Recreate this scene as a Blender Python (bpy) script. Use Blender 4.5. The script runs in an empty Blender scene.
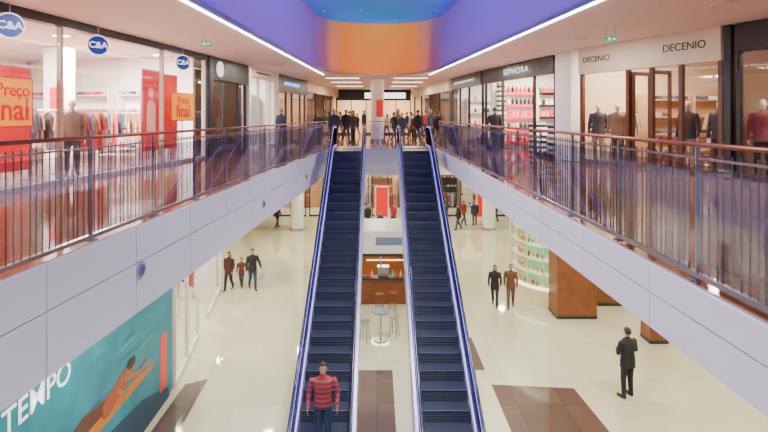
import bpy, bmesh, math, random
from mathutils import Vector, Matrix
random.seed(4)
COL = bpy.context.scene.collection
EYE = 1.35; LZ = -6.05; CZ = 3.3

# ------------------------------------------------------------ materials
MATS = {}
def mat(name, col, rough=.5, metal=0, emit=0, ecol=None, var=.06, scale=5, coat=0, bump=0):
    if name in MATS: return MATS[name]
    m = bpy.data.materials.new(name); m.use_nodes = True
    nt = m.node_tree; N = nt.nodes; L = nt.links
    p = N['Principled BSDF']
    tc = N.new('ShaderNodeTexCoord'); nz = N.new('ShaderNodeTexNoise')
    nz.inputs['Scale'].default_value = scale
    L.new(tc.outputs['Object'], nz.inputs['Vector'])
    mx = N.new('ShaderNodeMix'); mx.data_type = 'RGBA'
    mx.inputs[6].default_value = (*[max(0, c*(1-var)) for c in col], 1)
    mx.inputs[7].default_value = (*[min(1, c*(1+var)) for c in col], 1)
    L.new(nz.outputs['Fac'], mx.inputs[0]); L.new(mx.outputs[2], p.inputs['Base Color'])
    p.inputs['Roughness'].default_value = rough; p.inputs['Metallic'].default_value = metal
    p.inputs['Coat Weight'].default_value = coat
    if emit:
        p.inputs['Emission Color'].default_value = (*(ecol or col), 1)
        p.inputs['Emission Strength'].default_value = emit
    MATS[name] = m
    return m

def stripes(name, c1, c2, scale, axis='Z', rough=.8, thr=.5):
    m = bpy.data.materials.new(name); m.use_nodes = True
    nt = m.node_tree; N = nt.nodes; L = nt.links; p = N['Principled BSDF']
    tc = N.new('ShaderNodeTexCoord'); w = N.new('ShaderNodeTexWave')
    w.bands_direction = axis; w.inputs['Scale'].default_value = scale
    L.new(tc.outputs['Object'], w.inputs['Vector'])
    r = N.new('ShaderNodeValToRGB'); r.color_ramp.interpolation = 'CONSTANT'
    r.color_ramp.elements[0].color = (*c1, 1); r.color_ramp.elements[1].position = thr
    r.color_ramp.elements[1].color = (*c2, 1)
    L.new(w.outputs['Fac'], r.inputs[0]); L.new(r.outputs[0], p.inputs['Base Color'])
    p.inputs['Roughness'].default_value = rough
    return m

def glass(name, tint=(1, 1, 1), refl=.025, fr=.14):
    m = bpy.data.materials.new(name); m.use_nodes = True
    nt = m.node_tree; N = nt.nodes; L = nt.links
    N.remove(N['Principled BSDF']); out = N['Material Output']
    t = N.new('ShaderNodeBsdfTransparent'); t.inputs[0].default_value = (*tint, 1)
    g = N.new('ShaderNodeBsdfGlossy'); g.inputs['Roughness'].default_value = .03
    lw = N.new('ShaderNodeLayerWeight'); lw.inputs[0].default_value = .25
    mr = N.new('ShaderNodeMath'); mr.operation = 'MULTIPLY_ADD'
    mr.inputs[1].default_value = fr; mr.inputs[2].default_value = refl
    L.new(lw.outputs['Fresnel'], mr.inputs[0])
    mx = N.new('ShaderNodeMixShader'); L.new(mr.outputs[0], mx.inputs[0])
    L.new(t.outputs[0], mx.inputs[1]); L.new(g.outputs[0], mx.inputs[2]); L.new(mx.outputs[0], out.inputs[0])
    return m

def tile(name, c1, c2, mortar, size, rough=.12, wd=1.0):
    m = bpy.data.materials.new(name); m.use_nodes = True
    nt = m.node_tree; N = nt.nodes; L = nt.links; p = N['Principled BSDF']
    tc = N.new('ShaderNodeTexCoord'); b = N.new('ShaderNodeTexBrick')
    b.offset = 0; b.inputs['Color1'].default_value = (*c1, 1); b.inputs['Color2'].default_value = (*c2, 1)
    b.inputs['Mortar'].default_value = (*mortar, 1); b.inputs['Scale'].default_value = 1
    b.inputs['Mortar Size'].default_value = .006; b.inputs['Brick Width'].default_value = size*wd
    b.inputs['Row Height'].default_value = size
    L.new(tc.outputs['Object'], b.inputs['Vector']); L.new(b.outputs['Color'], p.inputs['Base Color'])
    nz = N.new('ShaderNodeTexNoise'); nz.inputs['Scale'].default_value = 3
    L.new(tc.outputs['Object'], nz.inputs['Vector'])
    mp = N.new('ShaderNodeMapRange'); mp.inputs[3].default_value = rough*.7; mp.inputs[4].default_value = rough*1.4
    L.new(nz.outputs['Fac'], mp.inputs[0]); L.new(mp.outputs[0], p.inputs['Roughness'])
    p.inputs['Specular IOR Level'].default_value = .9
    return m

M_white = mat('white_paint', (.86, .84, .82), .55)
M_ceil = mat('ceiling_paint', (.86, .84, .82), .6)
M_panel = mat('slab_panel', (.63, .63, .73), .3, var=.03, scale=.7)
M_seam = mat('seam_dark', (.24, .24, .30), .6)
M_black = mat('black_fascia', (.006, .006, .008), .4)
M_dark = mat('dark_frame', (.03, .03, .035), .35)
M_steel = mat('brushed_steel', (.46, .46, .53), .28, 1)
M_steeld = mat('baluster_steel', (.24, .20, .23), .3, .85)
M_copper = mat('copper_handrail', (.30, .095, .055), .35, .4)
M_wood = mat('brown_wood', (.22, .07, .022), .4, var=.35, scale=3)
M_woodl = mat('light_wood', (.50, .32, .19), .4, var=.2)
M_cream = tile('cream_tile', (.66, .63, .44), (.71, .70, .51), (.48, .45, .33), 1.2, .05)
M_brown = tile('brown_tile', (.10, .062, .05), (.14, .088, .07), (.06, .04, .03), 1.2, .07)
M_upfloor = tile('upper_floor_tile', (.28, .10, .05), (.34, .13, .065), (.16, .06, .04), .6, .06)
M_glass = glass('shop_glass', refl=.015, fr=.10)
M_bglass = glass('balustrade_glass', (.80, .83, .94), .03, .19)
M_eglass = glass('escalator_glass', (.14, .15, .32), .03, .08)
M_cglass = glass('case_glass', (.95, 1, .96), .08, .35)
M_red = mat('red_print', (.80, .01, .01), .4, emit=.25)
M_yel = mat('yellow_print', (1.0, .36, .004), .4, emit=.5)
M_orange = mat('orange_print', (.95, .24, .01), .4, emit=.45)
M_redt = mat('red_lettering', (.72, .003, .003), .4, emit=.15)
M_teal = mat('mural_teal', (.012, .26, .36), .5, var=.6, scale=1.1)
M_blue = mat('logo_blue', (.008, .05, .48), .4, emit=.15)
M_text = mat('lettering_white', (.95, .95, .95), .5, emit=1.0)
M_textd = mat('lettering_dark', (.02, .012, .012), .5)
M_signw = mat('cream_fascia', (.74, .66, .52), .5)
M_strip = mat('light_tube', (1, .95, .88), .5, emit=12)
M_green = mat('exit_green', (.0, .45, .15), .5, emit=.6)
M_bluestrip = mat('blue_light_strip', (.30, .22, 1), .5, emit=2.3, ecol=(.24, .18, 1))
M_bluestrip2 = mat('blue_skirt_strip', (.35, .30, 1), .5, emit=2.0, ecol=(.42, .36, 1))
M_rubber = mat('handrail_rubber', (.015, .015, .04), .25)
M_step = stripes('step_metal', (.016, .020, .034), (.055, .065, .095), 12, 'X', .4)
M_stepedge = mat('step_nose', (.24, .27, .37), .4, .4)
M_clad = mat('escalator_cladding', (.60, .58, .78), .3, .1)
M_skin = mat('skin', (.50, .27, .18), .5)
M_hair = mat('dark_hair', (.02, .014, .01), .6)
M_hairg = mat('grey_hair', (.22, .20, .18), .6)
M_shoe = mat('shoe_black', (.015, .013, .012), .4)
M_eye = mat('eye_dark', (.02, .015, .01), .3)
M_lip = mat('lip', (.4, .12, .1), .5)

def cloth(r, g, b):
    return mat('cloth_%d_%d_%d' % (r*100, g*100, b*100), (r, g, b), .85, var=.15, scale=12)

# ------------------------------------------------------------ mesh helpers
def B(): return bmesh.new()
def bx(bm, c, s, yaw=0, mi=0):
    mtx = Matrix.Translation(c) @ Matrix.Rotation(yaw, 4, 'Z') @ Matrix.Diagonal((s[0], s[1], s[2], 1))
    r = bmesh.ops.create_cube(bm, size=1, matrix=mtx)
    if mi:
        for f in {f for v in r['verts'] for f in v.link_faces}: f.material_index = mi
def loft(bm, rings, close=True, mi=0):
    vs = [[bm.verts.new(p) for p in r] for r in rings]
    n = len(rings[0])
    for a, b in zip(vs, vs[1:]):
        for i in range(n):
            f = bm.faces.new((a[i], a[(i+1) % n], b[(i+1) % n], b[i])); f.material_index = mi
    if close:
        bm.faces.new(vs[0][::-1]).material_index = mi; bm.faces.new(vs[-1]).material_index = mi
def frame(d):
    d = d.normalized(); a = Vector((0, 0, 1)) if abs(d.z) < .9 else Vector((1, 0, 0))
    u = d.cross(a).normalized(); return u, d.cross(u)
def circ(c, u, v, r, n): return [c+u*(r*math.cos(2*math.pi*i/n))+v*(r*math.sin(2*math.pi*i/n)) for i in range(n)]
def cyl(bm, p0, p1, r0, r1=None, n=12, mi=0):
    p0 = Vector(p0); p1 = Vector(p1); r1 = r0 if r1 is None else r1
    u, v = frame(p1-p0); loft(bm, [circ(p0, u, v, r0, n), circ(p1, u, v, r1, n)], mi=mi)
def tube(bm, pts, r, n=8, mi=0):
    pts = [Vector(p) for p in pts]; rings = []
    for i, p in enumerate(pts):
        d = (pts[min(i+1, len(pts)-1)]-pts[max(i-1, 0)]).normalized()
        a = Vector((1, 0, 0)) if abs(d.x) < .8 else Vector((0, 0, 1))
        u = d.cross(a).normalized(); v = d.cross(u); rings.append(circ(p, u, v, r, n))
    loft(bm, rings, mi=mi)
def capsule(bm, p0, p1, r0, r1, n=10):
    p0 = Vector(p0); p1 = Vector(p1); d = (p1-p0).normalized(); u, v = frame(d); R = []
    for a in (15, 50, 90):
        a = math.radians(a); R.append(circ(p0-d*r0*math.cos(a), u, v, r0*math.sin(a), n))
    for a in (90, 50, 15):
        a = math.radians(a); R.append(circ(p1+d*r1*math.cos(a), u, v, r1*math.sin(a), n))
    loft(bm, R)
def ell(bm, c, r, n=14, mi=0):
    res = bmesh.ops.create_uvsphere(bm, u_segments=n, v_segments=max(6, n*2//3), radius=1,
        matrix=Matrix.Translation(c) @ Matrix.Diagonal((r[0], r[1], r[2], 1)))
    if mi:
        for f in {f for v in res['verts'] for f in v.link_faces}: f.material_index = mi
def prism(bm, poly, z0, z1, mi=0):
    a = [bm.verts.new((x, y, z0)) for x, y in poly]; b = [bm.verts.new((x, y, z1)) for x, y in poly]
    bm.faces.new(a[::-1]).material_index = mi; bm.faces.new(b).material_index = mi
    for i in range(len(poly)):
        j = (i+1) % len(poly); bm.faces.new((a[i], a[j], b[j], b[i])).material_index = mi
def slat(bm, poly, y0, y1, mi=0):
    a = [bm.verts.new((x, y0, z)) for x, z in poly]; b = [bm.verts.new((x, y1, z)) for x, z in poly]
    bm.faces.new(a).material_index = mi; bm.faces.new(b[::-1]).material_index = mi
    for i in range(len(poly)):
        j = (i+1) % len(poly); bm.faces.new((a[i], b[i], b[j], a[j])).material_index = mi
def profile(bm, path, a, b, x0, x1, mi=0):
    rings = [[(x0, y, z+a), (x1, y, z+a), (x1, y, z+b), (x0, y, z+b)] for y, z in path]
    loft(bm, [[Vector(p) for p in r] for r in rings], mi=mi)

def mk(name, bm, mats, parent=None, loc=(0, 0, 0), yaw=0, smooth=False, bevel=0):
    bmesh.ops.recalc_face_normals(bm, faces=bm.faces[:])
    me = bpy.data.meshes.new(name); bm.to_mesh(me); bm.free()
    for m in (mats if isinstance(mats, (list, tuple)) else [mats]): me.materials.append(m)
    if smooth:
        for p in me.polygons: p.use_smooth = True
    ob = bpy.data.objects.new(name, me); COL.objects.link(ob)
    ob.location = loc; ob.rotation_euler = (0, 0, yaw)
    if parent: ob.parent = parent
    if bevel:
        md = ob.modifiers.new('bevel', 'BEVEL'); md.width = bevel; md.segments = 2; md.limit_method = 'ANGLE'
    return ob
def tag(ob, label, cat, group=None, kind=None):
    ob['label'] = label; ob['category'] = cat
    if group: ob['group'] = group
    if kind: ob['kind'] = kind
    return ob
def root(name, loc, yaw, label, cat, group=None):
    e = bpy.data.objects.new(name, None); e.empty_display_size = .2
    COL.objects.link(e); e.location = loc; e.rotation_euler = (0, 0, yaw)
    return tag(e, label, cat, group)
def copy_thing(ob, loc, yaw=None, label=None, parent=None, scale=None):
    n = ob.copy(); COL.objects.link(n)
    if parent is None:
        n.location = loc
        if yaw is not None: n.rotation_euler = (0, 0, yaw)
        if scale: n.scale = (scale,)*3
        if label: n['label'] = label
    else: n.parent = parent
    for c in ob.children: copy_thing(c, None, parent=n)
    return n
def S(ob, label, cat): return tag(ob, label, cat, kind='structure')
def text(s, size, m, parent, loc, rx=math.pi/2, depth=.012, align='CENTER', yaw=0, bold=0, name='lettering', sx=1, spacing=1):
    cu = bpy.data.curves.new(name, 'FONT'); cu.body = s; cu.size = size; cu.extrude = depth
    cu.align_x = align; cu.align_y = 'CENTER'; cu.offset = bold; cu.space_character = spacing
    t = bpy.data.objects.new(name, cu); COL.objects.link(t)
    bpy.context.view_layer.update()
    me = bpy.data.meshes.new_from_object(t.evaluated_get(bpy.context.evaluated_depsgraph_get()))
    bpy.data.objects.remove(t)
    me.materials.clear(); me.materials.append(m)
    o = bpy.data.objects.new(name, me); COL.objects.link(o)
    o.parent = parent; o.location = loc; o.rotation_euler = (rx, 0, yaw); o.scale = (sx, 1, 1)
    return o
def light(kind, loc, power, col=(1, 1, 1), size=1, sizey=None, parent=None, rot=(0, 0, 0), name='bulb', spot=None):
    l = bpy.data.lights.new(name, kind); l.energy = power; l.color = col
    if kind == 'AREA':
        l.size = size
        if sizey: l.shape = 'RECTANGLE'; l.size_y = sizey
        else: l.shape = 'DISK'
    else: l.shadow_soft_size = size
    if spot: l.spot_size = spot; l.spot_blend = .6
    o = bpy.data.objects.new(name, l); COL.objects.link(o); o.location = loc; o.rotation_euler = rot
    if parent: o.parent = parent
    return o

# ------------------------------------------------------------ plan functions
def EL(D): return -3.05+.061*(D-4.16)
def LX(D): return -6.5+.13*(D-8.9) if D < 16.6 else -5.5+.1234*(D-16.6)
def RX(D):
    if D < 15: return 5.9+.421*(15-D)
    if D < 16.2: return 5.9-.125*(D-15)
    if D < 22: return 5.75-.198*(D-16.2)
    return 4.6-.12*(D-22)
DK = 21.5; NEAR = -3; FAR = 46
ZL = -1.03; ZR = -.56

# ------------------------------------------------------------ floors
bm = B()
prism(bm, [(EL(NEAR), NEAR), (EL(DK), DK), (-13, DK), (-13, NEAR)], -.3, 0)
prism(bm, [(2.5, NEAR), (13, NEAR), (13, DK), (2.5, DK)], -.3, 0)
prism(bm, [(-13, DK), (13, DK), (13, FAR), (-13, FAR)], -.3, 0)
S(mk('floor', bm, M_upfloor), 'polished brown tiled upper gallery floor', 'floor')
bm = B()
xs = [-13, -5.3, -4.6, -.75, .45, 2.55, 3.15, 5.35, 7.5, 9, 13]
ys = [NEAR, 8.2, 11.0, 14.2, 15.0, 17.2, 20, 22, 26, 30, FAR]
dark = {(1, 1), (1, 2), (3, 1), (3, 2), (3, 3), (6, 2), (6, 1), (5, 4), (7, 0)}
vg = [[bm.verts.new((x, y, LZ)) for x in xs] for y in ys]
for j in range(len(ys)-1):
    for i in range(len(xs)-1):
        f = bm.faces.new((vg[j][i], vg[j][i+1], vg[j+1][i+1], vg[j+1][i]))
        f.material_index = 1 if (i, j) in dark else 0
for v in bm.verts:   # the inlays are cut slightly out of square
    if abs(v.co.x-5.35) < .01 and v.co.y < 14.1: v.co.x += .05*(14.2-v.co.y)
    if abs(v.co.x-5.35) < .01 and abs(v.co.y-14.2) < .01: v.co.y -= .2
    if abs(v.co.x+4.6) < .01 and abs(v.co.y-14.2) < .01: v.co.y += .3; v.co.x -= .15
S(mk('floor', bm, [M_cream, M_brown]), 'glossy cream stone lower floor with brown inlays', 'floor')
bm = B()
prism(bm, [(EL(NEAR)-.05, NEAR), (EL(DK)-.05, DK), (-13, DK), (-13, NEAR)], ZL, -.32)
S(mk('ceiling', bm, M_ceil), 'white ceiling under the gallery', 'ceiling')
bm = B()
prism(bm, [(2.55, NEAR), (13, NEAR), (13, DK), (2.55, DK)], ZR, -.32)
S(mk('ceiling', bm, M_ceil), 'white ceiling under the gallery', 'ceiling')
bm = B()
prism(bm, [(-13, DK+.05), (13, DK+.05), (13, FAR), (-13, FAR)], -1.1, -.32)
S(mk('ceiling', bm, M_ceil), 'white ceiling under the landing deck', 'ceiling')

def fascia(name, pts, z0, z1, split, side, plen=1.55):
    bm = B()
    (x0, y0), (x1, y1) = pts
    L = math.hypot(x1-x0, y1-y0); yaw = math.atan2(y1-y0, x1-x0); n = max(1, round(L/plen))
    nx, ny = math.sin(yaw)*side, -math.cos(yaw)*side
    u = ((x1-x0)/L, (y1-y0)/L)
    for k in range(n):
        s = (k+.5)*L/n
        for (a, b) in ((z0, split), (split, z1)):
            bx(bm, (x0+u[0]*s+nx*.02, y0+u[1]*s+ny*.02, (a+b)/2), (L/n-.012, .03, b-a-.012), yaw)
    s = L/2
    bx(bm, (x0+u[0]*s+nx*-.005, y0+u[1]*s+ny*-.005, (z0+z1)/2), (L, .02, z1-z0), yaw, 1)
    return S(mk(name, bm, [M_panel, M_seam]), 'white metal panel cladding along gallery slab edge', 'trim')
fascia('trim_1', [(EL(NEAR), NEAR), (EL(DK), DK)], ZL, .02, -.42, 1)
fascia('trim_2', [(2.5, NEAR), (2.5, DK)], ZR, .02, -.24, -1)
fascia('trim_3', [(EL(DK), DK), (2.5, DK)], -1.12, -.012, -.5, 1)

# ------------------------------------------------------------ upper ceiling with well
cx = .06
def wl(D): return -3.18+.0516*(D-8.66)
def wr(D): return 3.75-.09*(D-8.66)
bl = wl(20)-cx; br = wr(20)-cx
bnd = []; out = []
for D in (NEAR, 4, 8, 12, 16, 20): bnd.append((wl(D), D)); out.append((-13, D))
for a in [180-k*6 for k in range(1, 30)]:
    t = math.radians(a); c, s = math.cos(t), math.sin(t)
    w = -bl if c < 0 else br
    bnd.append((cx+w*c, 20+5*s)); k = min(13/max(1e-4, abs(c)), 26/max(1e-4, s)); out.append((k*c, 20+k*s))
for D in (20, 16, 12, 8, 4, NEAR): bnd.append((wr(D), D)); out.append((13, D))
bm = B()
a = [bm.verts.new((x, y, CZ)) for x, y in bnd]; b = [bm.verts.new((x, y, CZ)) for x, y in out]
for i in range(len(a)-1): bm.faces.new((a[i], a[i+1], b[i+1], b[i]))
o = S(mk('ceiling', bm, M_ceil), 'white soffit around the long rounded ceiling opening', 'ceiling')
md = o.modifiers.new('s', 'SOLIDIFY'); md.thickness = .12; md.offset = 1
def C(p): return Vector((cx, min(p[1], 20.0)))
def zt_(p): return 5.40+.40*max(0, (p[1]-20)/5)**1.5
bm = B(); ring = []
for ins, f in ((0, 0), (0, .5), (0, 1), (.04, 1)):
    ring.append([Vector((*(Vector(p).lerp(C(p), ins)), CZ+(zt_(p)-CZ)*f)) for p in bnd])
nwall = len(ring)
for k in range(0, 9):
    ph = math.radians(90*k/8); s = .04+.96*(1-math.cos(ph))
    ring.append([Vector((*(Vector(p).lerp(C(p), min(s, .995))), zt_(p)+.001+(6.75-zt_(p))*math.sin(ph))) for p in bnd])
vs = [[bm.verts.new(p) for p in r] for r in ring]
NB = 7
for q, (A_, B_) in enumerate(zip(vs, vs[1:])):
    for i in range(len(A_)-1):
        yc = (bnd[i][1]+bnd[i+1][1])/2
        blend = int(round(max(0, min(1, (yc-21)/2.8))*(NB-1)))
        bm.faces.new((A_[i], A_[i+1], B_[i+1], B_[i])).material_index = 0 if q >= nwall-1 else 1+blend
c0 = Vector((.47, .31, .86)); c1 = Vector((.98, .38, .07))  # violet and orange light on the well walls, put into the plaster colour
vm = [mat('vault_blue_glow', (.01, .26, .97), .5, var=.03)]+[mat('vault_glow_tint_%d' % k, tuple(c0.lerp(c1, k/(NB-1))), .6, var=.02) for k in range(NB)]  # blue lighting of the dome painted as its base colour
o = S(mk('ceiling', bm, vm, smooth=True), 'curved vault with blue, violet and orange light painted on', 'ceiling')
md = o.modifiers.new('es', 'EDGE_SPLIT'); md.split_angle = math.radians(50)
def tubelight(x0, y0, x1, y1, w=.05, grp='soffit light strips', m=None):
    r = root('ceiling_light_tube', (x0, y0, CZ-.03), 0, 'long slim white light strip fixed to the white soffit', 'ceiling light', grp)
    bm = B(); L = math.hypot(x1-x0, y1-y0); yw = math.atan2(y1-y0, x1-x0)
    bx(bm, ((x1-x0)/2, (y1-y0)/2, 0), (L, w, .03), yw); mk('light_tube', bm, m or M_strip, r)
    bm = B(); bx(bm, ((x1-x0)/2, (y1-y0)/2, .022), (L+.04, w+.05, .015), yw); mk('housing', bm, M_white, r)
tubelight(-3.34, 6, -2.5, 24); tubelight(3.93, 6, 2.45, 24)
for D in (26.2, 29.4, 33.4):
    for x in (-2.6, .9): tubelight(x, D, x+1.7, D, .10, 'cross light strips', mat('light_tube_far', (1, .95, .85), .5, emit=4))

# ------------------------------------------------------------ outer walls
def wallbox(name, c, s, m, label):
    bm = B(); bx(bm, c, s); return S(mk(name, bm, m), label, 'wall')
M_shopw = mat('shop_wall', (.84, .76, .66), .7)
wallbox('wall_left', (-12.6, 21.5, -1.35), (.2, 49, 9.4), M_shopw, 'pale interior wall behind the shops')
wallbox('wall_right', (12.6, 21.5, -1.35), (.2, 49, 9.4), M_shopw, 'pale interior wall behind the shops')
wallbox('wall_back', (0, 45.6, -1.35), (25, .2, 9.4), M_shopw, 'pale far end wall behind the shops')

# ------------------------------------------------------------ shopfronts
def shopfront(p0, p1, label, z0=0, zh=3.1, zt=CZ, fmat=M_black, mull=(0, .33, .66, 1), frame_m=M_dark, door=None, mw=.07, sill=.12, group=None):
    L = math.hypot(p1[0]-p0[0], p1[1]-p0[1]); yaw = math.atan2(p1[1]-p0[1], p1[0]-p0[0])
    r = root('shopfront', (p0[0], p0[1], z0), yaw, label, 'shopfront', group)
    bm = B(); bx(bm, (L/2, 0, (zh+zt)/2-z0), (L-.02, .22, zt-zh-.004)); mk('fascia', bm, fmat, r)
    H = zh-z0
    for m in mull:
        bm = B(); bx(bm, (min(max(m*L, mw/2+.01), L-mw/2-.01), 0, H/2), (mw, .1, H-.004)); mk('mullion', bm, frame_m, r)
    for i, (a, b) in enumerate(zip(mull, mull[1:])):
        if door is not None and i in door: continue
        bm = B(); bx(bm, ((a+b)/2*L, 0, sill+(H-sill)/2), ((b-a)*L-mw-.01, .015, H-sill-.01)); mk('glass_pane', bm, M_glass, r)
        bm = B(); bx(bm, ((a+b)/2*L, 0, sill/2+.002), ((b-a)*L-mw-.01, .12, sill)); mk('sill', bm, frame_m, r)
    return r, L
def lp(D): return (LX(D), D)
def rp(D): return (RX(D), D)
def seg_y(p0, p1): return math.atan2(p1[1]-p0[1], p1[0]-p0[0])

ca, L1 = shopfront(lp(3.9), lp(16.45), 'wide glass clothing shop front with slim frames and black fascia',
                   mull=[0, .25, (10.27-3.9)/12.55, (13.97-3.9)/12.55, 1], frame_m=mat('beige_frame', (.46, .37, .30), .4), zh=3.12, sill=.08)
k1 = L1/12.55
def ca_disc(D, z):
    x = (D-3.9)*k1
    r = bpy.data.objects.new('round_sign', None); COL.objects.link(r); r.parent = ca; r.location = (x, -.22, z); r.rotation_euler = (0, 0, math.radians(-38))
    bm = B(); cyl(bm, (0, .03, 0), (0, 0, 0), .225, n=32); mk('sign_face', bm, M_text, r)
    bm = B(); cyl(bm, (0, 0, 0), (0, -.008, 0), .20, n=32); mk('sign_center', bm, M_blue, r)
    text('C&A', .185, M_text, r, (0, -.014, 0), bold=.003, depth=.004)
    bm = B(); cyl(bm, (0, .015, .2), (0, .015, CZ-z-.003), .008); mk('sign_rod', bm, M_steel, r)
for D, z in ((8.85, 2.90), (11.1, 2.87), (14.7, 2.87)): ca_disc(D, z)
CY = seg_y(lp(3.9), lp(16.45))
def ca_pt(D, off): return Vector((LX(3.9), 3.9, 0))+Matrix.Rotation(CY, 3, 'Z') @ Vector(((D-3.9)*k1, off, 0))
def price_poster(D0, D1, z0, z1, right=False):
    w = (D1-D0)*k1; h = z1-z0
    r = root('price_sign', ca_pt((D0+D1)/2, .12), CY, 'orange-yellow sale sign with red lettering on a slim stand', 'sign', 'sale price signs')
    bm = B(); cyl(bm, (0, .02, .004), (0, .02, z0+.1), .015); bx(bm, (0, .02, .012), (.35, .12, .02)); mk('stand', bm, M_steel, r)
    bm = B(); bx(bm, (0, 0, (z0+z1)/2), (w, .02, h)); mk('sign_board', bm, M_redt, r)
    bm = B(); bx(bm, (0, -.014, (z0+z1)/2), (w*.95, .008, h*.93)); mk('sign_panel', bm, M_yel, r)
    xx, al = (w*.44, 'RIGHT') if right else (0, 'CENTER')
    text('Preço', h*.36, M_redt, r, (xx, -.022, z0+h*.73), bold=.004, align=al, sx=.94, depth=.003)
    text('final', h*.62, M_redt, r, (xx, -.022, z0+h*.34), bold=.010, align=al, depth=.003)
price_poster(8.25, 9.72, 1.14, 2.06, True)
price_poster(14.65, 16.0, 1.20, 2.04)
def red_poster(D0, D1, z0, z1, off=.35, wpt=True):
    w = (D1-D0)*k1
    r = root('standing_poster', ca_pt((D0+D1)/2, off), CY, 'tall red framed poster standing in a shop window', 'poster', 'red window posters')
    bm = B()
    for sx in (-1, 1): bx(bm, (sx*w/2, 0, z1/2+.01), (.04, .04, z1)); bx(bm, (sx*w/2, 0, .015), (.05, .4, .025))
    bx(bm, (0, 0, z1), (w, .04, .04)); mk('frame', bm, M_steel, r)
    bm = B(); bx(bm, (0, 0, (z0+z1)/2), (w-.04, .02, z1-z0)); mk('print', bm, M_red, r)
    if wpt:
        bm = B(); ell(bm, (0, -.02, z0+(z1-z0)*.72), (w*.14, .012, .13))
        slat(bm, [(-w*.22, z0+(z1-z0)*.2), (w*.22, z0+(z1-z0)*.2), (w*.24, z0+(z1-z0)*.55), (w*.08, z0+(z1-z0)*.63), (-w*.08, z0+(z1-z0)*.63), (-w*.24, z0+(z1-z0)*.55)], -.03, -.012)
        mk('printed_figure', bm, mat('poster_pale', (.80, .45, .38), .5, emit=.2), r)
red_poster(13.6, 14.45, .4, 2.6, .36); red_poster(14.6, 15.5, .4, 2.55, .42, False); red_poster(9.2, 10.1, .3, 2.3, .5, False)

sf2, L2 = shopfront(lp(16.9), lp(19.9), 'black shop front with a round white emblem and open doorway', zh=2.55, fmat=M_black, mull=(0, .3, .75, 1), door=(1,))
bm = B(); cyl(bm, (.45, -.12, 2.92), (.45, -.15, 2.92), .26, n=28); mk('emblem', bm, M_text, sf2)
sf3, L3 = shopfront(lp(20.2), lp(23.3), 'bright glass shop front with white frames', zh=2.9, fmat=M_signw, frame_m=M_white, mull=(0, .35, .7, 1), door=(1,))
bm = B(); tube(bm, [(.6+.15*i, -.13, 3.08+.06*(i % 2)) for i in range(12)], .018); mk('lettering', bm, M_textd, sf3)
sf4, L4 = shopfront(lp(23.6), lp(28.6), 'dark shop front with a small pale blue sign', zh=2.5, fmat=M_black, mull=(0, .3, .5, .8, 1), door=(1,))
bm = B(); tube(bm, [(.9+.2*i, -.13, 2.85+.12*(i % 2)) for i in range(14)], .035); mk('lettering', bm, mat('sign_blue', (.15, .40, 1), .5, emit=3), sf4)
sf5, L5 = shopfront(lp(28.9), lp(37.5), 'row of glazed shop windows with pale fascia', zh=2.7, fmat=M_signw, mull=(0, .25, .5, .75, 1), door=(1,))

dc, LD = shopfront(rp(14.95), rp(11.15), 'clothing shop front with cream fascia and dark timber door frames', zh=2.55, fmat=M_signw, frame_m=mat('dark_wood_frame', (.10, .035, .015), .35, var=.2),
                   mull=(0, .40, .57, .76, 1), door=(1,), mw=.10)
text('DECENIO', .22, M_textd, dc, (.66, -.115, 2.93), bold=.002, depth=.003)
text('DECENIO', .25, M_textd, dc, (LD*.79, -.115, 2.95), bold=.002, depth=.003)
for xx in (LD*.42, LD*.56):
    bm = B(); z1 = 2.45
    bx(bm, (xx, .35, .06), (.06, .7, .1)); bx(bm, (xx, .35, z1), (.06, .7, .1)); bx(bm, (xx, .08, z1/2), (.06, .08, z1-.02)); bx(bm, (xx, .67, z1/2), (.06, .08, z1-.02))
    mk('door', bm, MATS['dark_wood_frame'], dc)
dk, LK = shopfront(rp(10.9), rp(5.0), 'black framed display window', zh=2.7, fmat=M_black, frame_m=M_black, mull=(0, .3, .6, 1), mw=.08)
se, LS = shopfront(rp(21.9), rp(16.4), 'black cosmetics shop front with white lettering', zh=2.72, fmat=M_black, frame_m=M_black, mull=(0, .3, .75, 1), door=(1,), mw=.06)
text('SEPHORA', .31, M_text, se, (LS*.53, -.116, 3.01), bold=0, sx=1.35, depth=.002, spacing=1.15)
r6, L6 = shopfront(rp(27.2), rp(22.2), 'black fascia shop front with pale small lettering', zh=2.72, fmat=M_black, frame_m=M_black, mull=(0, .3, .6, 1), door=(1,))
bm = B(); tube(bm, [(.8+.22*i, -.13, 2.95+.09*(i % 2)) for i in range(16)], .022); mk('lettering', bm, M_text, r6)
r7, L7 = shopfront(rp(37.5), rp(27.5), 'row of glazed shop windows with pale fascia', zh=2.7, fmat=M_signw, mull=(0, .25, .5, .75, 1), door=(2,))
r8, L8 = shopfront((-3.0, 38), (2.5, 38), 'far end dark shop front with white lit sign band', zh=2.5, fmat=M_black, mull=(0, .2, .4, .8, 1), door=(1,))
bm = B(); bx(bm, (3.6, -.14, 2.85), (3.0, .05, .42)); mk('sign_band', bm, mat('lit_band', (1, .96, .9), .5, emit=2.5), r8)
def pier(x, y, yaw, w, d, m, label, z0=0, z1=CZ-.005):
    bm = B(); bx(bm, (0, 0, (z1-z0)/2), (w, d, z1-z0-.01)); bx(bm, (0, 0, .08), (w+.03, d+.03, .14))
    return tag(mk('pier', bm, m, loc=(x, y, z0+.001), yaw=yaw, bevel=.01), label, 'pier')
pier(RX(15.6)-.03, 15.68, math.radians(97), 1.0, .3, M_white, 'white square wall pier between two shop fronts')
pier(LX(16.68), 16.68, math.radians(83), .28, .3, M_dark, 'dark slim pier between two shop fronts')
pier(LX(20.05), 20.05, math.radians(83), .22, .3, M_white, 'white slim pier between two shop fronts')
pier(LX(23.45), 23.45, math.radians(83), .22, .3, M_white, 'white slim pier between two shop fronts')
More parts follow.
